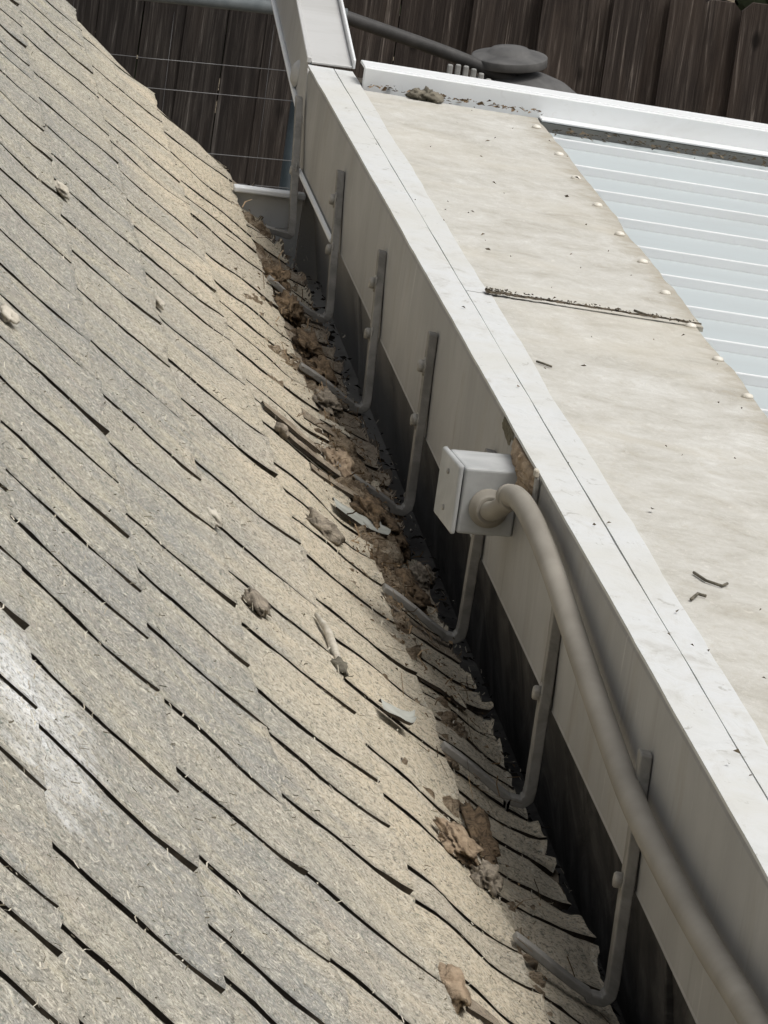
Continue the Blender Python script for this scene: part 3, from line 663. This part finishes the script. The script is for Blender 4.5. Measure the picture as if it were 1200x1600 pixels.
# ------------------------------------------------------------------ litter (uncountable)
def scatter(name, n, place, size, mat, label, cat, strand=False):
    v = []; f = []
    for i in range(n):
        r = place()
        if r is None: continue
        c, nrm = Vector(r[0]), Vector(r[1]).normalized(); sc = r[2] if len(r) > 2 else 1.0
        a = rnd.uniform(0, 6.283); t = nrm.orthogonal().normalized(); t = (Matrix.Rotation(a, 3, nrm) @ t); b = nrm.cross(t)
        if strand:
            L = size * rnd.uniform(0.5, 1.6) * sc; w = rnd.uniform(0.0003, 0.0006) * (1 + (sc - 1) * .3); bend = rnd.uniform(-0.35, 0.35) * L; k = len(v); up_ = rnd.uniform(0.0, 0.9) * L
            for s, q in ((-0.5, 0.0), (0.0, 1.0), (0.5, 0.0)):
                p = c + t * L * s + b * bend * q + nrm * (0.001 + up_ * (s + .5))
                v.append(tuple(p + b * w)); v.append(tuple(p - b * w + nrm * w))
            f += [(k, k + 1, k + 3, k + 2), (k + 2, k + 3, k + 5, k + 4)]
        else:
            L = size * rnd.uniform(0.4, 1.5) * sc; w = L * rnd.uniform(0.25, 0.7); k = len(v); h = rnd.uniform(-0.3, 0.5) * L
            v += [tuple(c - t * L * .5 + nrm * .001), tuple(c + b * w * .5 + nrm * (h + .002)), tuple(c + t * L * .5 + nrm * (.002 + h * .5)), tuple(c - b * w * .5 + nrm * .003)]
            f += [(k, k + 1, k + 2), (k, k + 2, k + 3)]
    o = pyd(name, v, f, mat); tag(o, label, cat, kind='stuff'); return o
def roofn(u): d = prof(u + .05) - prof(u - .05); return (-d.z, 0, d.x) if d.x > 0 else (d.z, 0, -d.x)
def pl_needles():
    y = 3.4 + 5.8 * rnd.random() ** 1.2; u = rnd.uniform(0.3, 5.9)
    if nz(y * 3.3, u * 1.7, 2) < rnd.uniform(-0.45, 0.25): return None
    fr = u - math.floor(u); return surf(u, y, TH * (1 + fr) + 0.0025), roofn(u)
scatter('dry_needles', 9000, pl_needles, 0.0042, M['needles'], 'pale dry fibres and needles sprinkled over the shingles', 'needles', True)
def pl_litter():
    y = rnd.gauss(7.05, 0.7); u = rnd.gauss(5.25, 0.28)
    if u > umax(y) - .05 or u < 4.3 or y > 8.9: return None
    if nz(y * 6, u * 2.5, 5) < rnd.uniform(-0.3, 0.3): return None
    fr = u - math.floor(u); return surf(u, y, TH * (1 + fr) + 0.004 + rnd.uniform(0, .012)), roofn(u)
scatter('leaf_litter', 1800, pl_litter, 0.0050, M['litter'], 'brown crumbled leaf and dirt litter caught along the eave', 'litter')
def pl_lit2():
    y = rnd.gauss(7.0, 0.9); u = rnd.gauss(5.3, 0.4)
    if u > umax(y) - .05 or u < 4.2 or y > 8.9 or y < 4: return None
    fr = u - math.floor(u); return surf(u, y, TH * (1 + fr) + 0.006 + rnd.uniform(0, .012)), roofn(u), 2.0
scatter('straw_litter', 250, pl_lit2, 0.008, M['litter'], 'brown straw and stalks tangled along the eave', 'straw', True)
def pl_gut():
    y = rnd.uniform(4, 9); x = rnd.uniform(GX0, GX1 - .005); return (x, y, GZ + 0.003 + rnd.uniform(0, .01)), (0, 0, 1)
scatter('gutter_debris', 1600, pl_gut, 0.010, M['soot'], 'dark wet debris lying along the gutter floor', 'debris')
def pl_pat():
    y = 4.2 + 4.8 * rnd.random(); x = rnd.uniform(0.84, 1.14); return pp(x, y, 0.004), (0, 0, 1), rnd.choice((.5, .6, 1.0, 1.3))
scatter('patio_specks', 90, pl_pat, 0.006, M['speck'], 'dark crumbs scattered over the beige sheets', 'crumbs')
def pl_seam():
    x = 0.888 + 0.25 * rnd.random() ** 2.2; y = 7.189 + rnd.gauss(0, 0.003 + 0.008 * max(0, 1 - (x - .888) / .10)); return pp(x, y, 0.003 + rnd.uniform(0, .004)), (0, 0, 1)
v = []; f = []
for i in range(61):
    x = 0.886 + 0.254 * i / 60; yc = 7.189 + 0.006 * nz(x * 60, 3) + 0.004 * nz(x * 170, 8); w = 0.0026 + 0.010 * max(0, 1 - i / 30) ** 1.3 * (0.8 + nz(x * 200, 1)) + 0.0012 * nz(x * 90, 5)
    v += [pp(x, yc - w, 0.0052), pp(x, yc, 0.0068 + .002 * abs(nz(x * 150))), pp(x, yc + w, 0.0052)]
    if i: q = i * 3; f += [(q - 3, q - 2, q + 1, q), (q - 2, q - 1, q + 2, q + 1)]
pyd('seam_filler', v, f, M['speck2'], patio)
scatter('seam_debris', 240, pl_seam, 0.0035, M['speck'], 'dark debris packed along the seam between the two beige sheets', 'debris')
def pl_end():
    x = rnd.uniform(1.16, 2.0); y = 8.93 + rnd.gauss(0, .022); return pp(x, y, -0.013 + rnd.uniform(0, .004)), (0, 0, 1)
scatter('pan_debris', 300, pl_end, 0.008, M['speck'], 'dark silt lying in the last white pan below the end channel', 'debris')
def pl_end2():
    x = rnd.uniform(0.90, 1.15); y = 8.972 + rnd.gauss(0, .012); return pp(x, y, 0.003 + rnd.uniform(0, .005)), (0, 0, 1)
scatter('channel_debris', 130, pl_end2, 0.008, M['litter'], 'straw and dirt along the foot of the white end channel', 'debris')
# matted band of dirt and rotted shingle along the eave
v = []; f = []; nu_, ny_ = 62, 640; idx = {}; bots_ = bots[1:]
for a in range(nu_ + 1):
    for b in range(ny_ + 1):
        u = 4.45 + 1.17 * a / nu_; y = 4.3 + 4.72 * b / ny_
        uc = 5.22 + 0.10 * nz(y * 1.9, 6); e = (u - uc) / 0.23; y_ = y
        dens = math.exp(-e * e) * (0.34 + 0.78 * math.exp(-((y_ - 7.05) / 0.95) ** 2))
        n1 = 0.8 * nz(u * 1.6, y * 7.5, 11) + 0.65 * nz(u * 5, y * 21, 4) + 0.35 * nz(u * 16, y * 60, 6)
        if u > 5.22:
            for yb_ in bots_: dens -= 0.75 * math.exp(-((y - yb_ + 0.07) / 0.10) ** 2)
        h = 0.028 * (dens * 1.0 + n1 * 0.85 - 0.60)
        h = min(0.014, h) + (0.0035 * nz(u * 45, y * 110, 2) + 0.002 * nz(u * 90, y * 230, 3)) * (1 if h > 0 else 0)
        fr = u - math.floor(u); base = TH * (1 + fr) + 0.001
        idx[a, b] = h; v.append(surf(min(u, umax(y) - .01), y, base + max(h, -0.012)))
for a in range(nu_):
    for b in range(ny_):
        if max(idx[a, b], idx[a + 1, b], idx[a, b + 1], idx[a + 1, b + 1]) > -0.004:
            q = a * (ny_ + 1) + b; f.append((q, q + ny_ + 1, q + ny_ + 2, q + 1))
tag(pyd('dirt_mat', v, f, M['mat'], None, True), 'matted brown dirt and rotted shingle crumbs along the eave', 'dirt', kind='stuff')
# countable scraps on the patio cover
wc = empty('bark_chunk'); tag(wc, 'dark chunk of bark and moss at the far end of the beige sheet', 'bark')
for i, (dx, dy, s) in enumerate(((0, 0, (.013, .02, .008)), (.021, .0, (.013, .02, .008)), (.014, .012, (.008, .014, .010)))):
    p = pp(0.968 + dx, 8.955 + dy, .007); lump('bark_piece', p, s, M['bark'], 50 + i, wc, 3, 0.6, Matrix.Identity(3))
for pts, r, lab in (([(0.925, 5.66), (0.932, 5.63), (0.945, 5.615), (0.952, 5.63)], .0015, 'dark crooked twig lying near the flashing on the near beige sheet'),
                    ([(1.066, 7.225), (1.078, 7.205), (1.092, 7.207)], .0016, 'small dark twig beside the seam between the beige sheets'),
                    ([(0.898, 6.745), (0.906, 6.735), (0.912, 6.725)], .0013, 'tiny dark twig on the beige sheet just past the seam'),
                    ([(0.905, 5.53), (0.915, 5.56), (0.922, 5.555)], .0016, 'thin bent stalk beside the crooked twig on the beige sheet')):
    o = tube('twig', [Vector(pp(x, y, r + .0025)) for x, y in pts], r, M['bark'], None, 6); tag(o, lab, 'twig')

# ------------------------------------------------------------------ wooden fence
fence = empty('wood_fence'); tag(fence, 'tall dark weathered wooden board fence behind everything', 'fence')
FY, FT = 20.0, -2.265
x = -1.6; k = 0
while x < 6.5:
    w = rnd.uniform(0.124, 0.146)
    front = True
    if x > 2.0:
        w = 0.112 if k % 2 else 0.142; front = bool(k % 2)
    if abs(x - 2.90) < 0.075 and front: x = 2.92; w = 0.118
    d = 0.0 if front else 0.034
    top = FT + rnd.uniform(-0.012, 0.012) - (0.02 if not front else 0)
    e = 0.032; y0, y1 = FY + d + rnd.uniform(-.003, .003), FY + d + 0.018; ln = rnd.uniform(-.004, .004)
    out = [(x, G + .03), (x + w, G + .03), (x + w + ln, top - e), (x + w - e + ln, top), (x + e + ln, top), (x + ln, top - e)]
    v = [(a, y0, b) for a, b in out] + [(a, y1, b) for a, b in out]; n = 6
    f = [tuple(range(n)), tuple(range(2 * n - 1, n - 1, -1))] + [(i, i + n, (i + 1) % n + n, (i + 1) % n) for i in range(n)]
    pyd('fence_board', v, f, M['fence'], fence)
    x += w + (rnd.uniform(0.0006, 0.002) if x <= 2.0 else -0.016); k += 1
for xx in (2.66, 2.79, 2.96): box('fence_board', xx, xx + .128, FY + .0145 + .04, FY + .0345 + .04, G + .03, FT - 0.01, M['fence'], fence)
for z in (-2.55, -3.25, -3.9): box('fence_rail', -1.6, 6.5, FY + .0765, FY + .115, z, z + .09, M['fence'], fence)
for xx in (-1.4, 1.0, 3.4, 5.8): box('fence_post', xx, xx + .09, FY + .1165, FY + .20, G, -2.4, M['fence'], fence)
# dark hedge beyond the fence
def pl_hedge():
    return (rnd.uniform(-3, 8), 22.5 + rnd.random() * 1.6, G + 3.6 * rnd.random() ** .8), (rnd.uniform(-1, 1), -1, rnd.uniform(-.3, 1))
scatter('hedge', 26000, pl_hedge, 0.16, M['hedge'], 'dark hedge leaves seen through the gaps above the fence', 'hedge')

# ------------------------------------------------------------------ wire mesh fence in front of it
mesh = empty('wire_fence'); tag(mesh, 'thin wire fence with grey pipe rail and dark post at upper left', 'wire fence')
MY = 17.0
tube('top_rail', [(-1.0, MY, -2.155), (1.62, MY, -2.100)], 0.019, M['pipe_blue'], mesh, 12)
tube('post', [(1.527, MY + .035, G), (1.527, MY + .035, -2.12)], 0.022, M['post_teal'], mesh, 12)
tube('post', [(-0.9, MY + .03, G), (-0.9, MY + .03, -2.10)], 0.019, M['post_teal'], mesh, 12)
for z in (-2.283, -2.363, -2.525, -2.600, -2.70, -2.8):
    tube('wire', [(-1.0, MY, z - .015), (0.5, MY, z - .010), (1.1, MY, z + .003 * nz(z * 40)), (1.53, MY, z + .016)], 0.0013, M['wire'], mesh, 5)
for xx in (0.35, 0.62, 0.89, 1.16, 1.43):
    tube('wire', [(xx, MY + .004, -2.15), (xx + .004, MY + .004, -2.5), (xx, MY + .004, -3.0)], 0.0005, M['wire'], mesh, 5)

# ------------------------------------------------------------------ dark garden stand behind the patio cover
F = 17.0 / 13.0
gs = empty('garden_stand'); tag(gs, 'dark metal stand with sloping pipe, round flat cap and domed shoulder behind the patio cover', 'stand')
SY = 17.0
tube('sloping_pipe', smooth_path([(1.19 * F, SY, -1.596 * F), (1.23 * F, SY, -1.608 * F), (1.456 * F, SY, -1.657 * F), (1.60 * F, SY, -1.697 * F), (1.66 * F, SY + .02, -1.716 * F)], 6), 0.0190, M['black'], gs, 14)
cx_, cz_ = 1.588 * F, -1.652 * F
lathe('round_cap', (cx_, SY + .05, cz_), [(0.060, -0.026), (0.100, -0.022), (0.1025, -0.0215), (0.1035, -0.020), (0.1035, 0.000), (0.1025, 0.0018), (0.098, 0.003), (0.066, 0.010), (0.060, 0.0125), (0.050, 0.022), (0.028, 0.026), (0.006, 0.0265)], M['faded'], gs, (-0.10, -0.10, 1), 32)
tube('cap_neck', [(cx_ + .01, SY + .05, cz_ - .10), (cx_, SY + .05, cz_ - .02)], 0.048, M['black'], gs, 16)
lathe('domed_shoulder', (1.640 * F, SY + .06, -1.740 * F), [(0.165, -0.02), (0.160, 0.017), (0.130, 0.048), (0.090, 0.068), (0.045, 0.078), (0.008, 0.080)], M['faded'], gs, (0.12, -0.05, 1), 32)
tube('stand_column', [(1.632 * F, SY + .06, G), (1.632 * F, SY + .06, -1.78 * F)], 0.05, M['black'], gs, 14)
ch = empty('slatted_chair_back'); tag(ch, 'pale rounded slats of a garden chair back peeping above the white channel', 'chair')
for i in range(6):
    xx = (1.455 + 0.0165 * i) * F; zz = (-1.672 - 0.0015 * (i - 1.2) ** 2) * F
    hexa('slat', [(xx, 16.95, zz - .5), (xx + .015, 16.95, zz - .5), (xx + .015, 16.962, zz - .5), (xx, 16.962, zz - .5), (xx, 16.95, zz), (xx + .015, 16.95, zz), (xx + .015, 16.962, zz), (xx, 16.962, zz)], M['pale'], ch, 0.004, 2)
tube('chair_rail', [(1.44 * F, 16.97, -2.35), (1.57 * F, 16.97, -2.35)], 0.012, M['pale'], ch, 8)
for xx in (1.45 * F, 1.56 * F): tube('chair_leg', [(xx, 16.99, G), (xx, 16.97, -2.33)], 0.012, M['pale'], ch, 8)
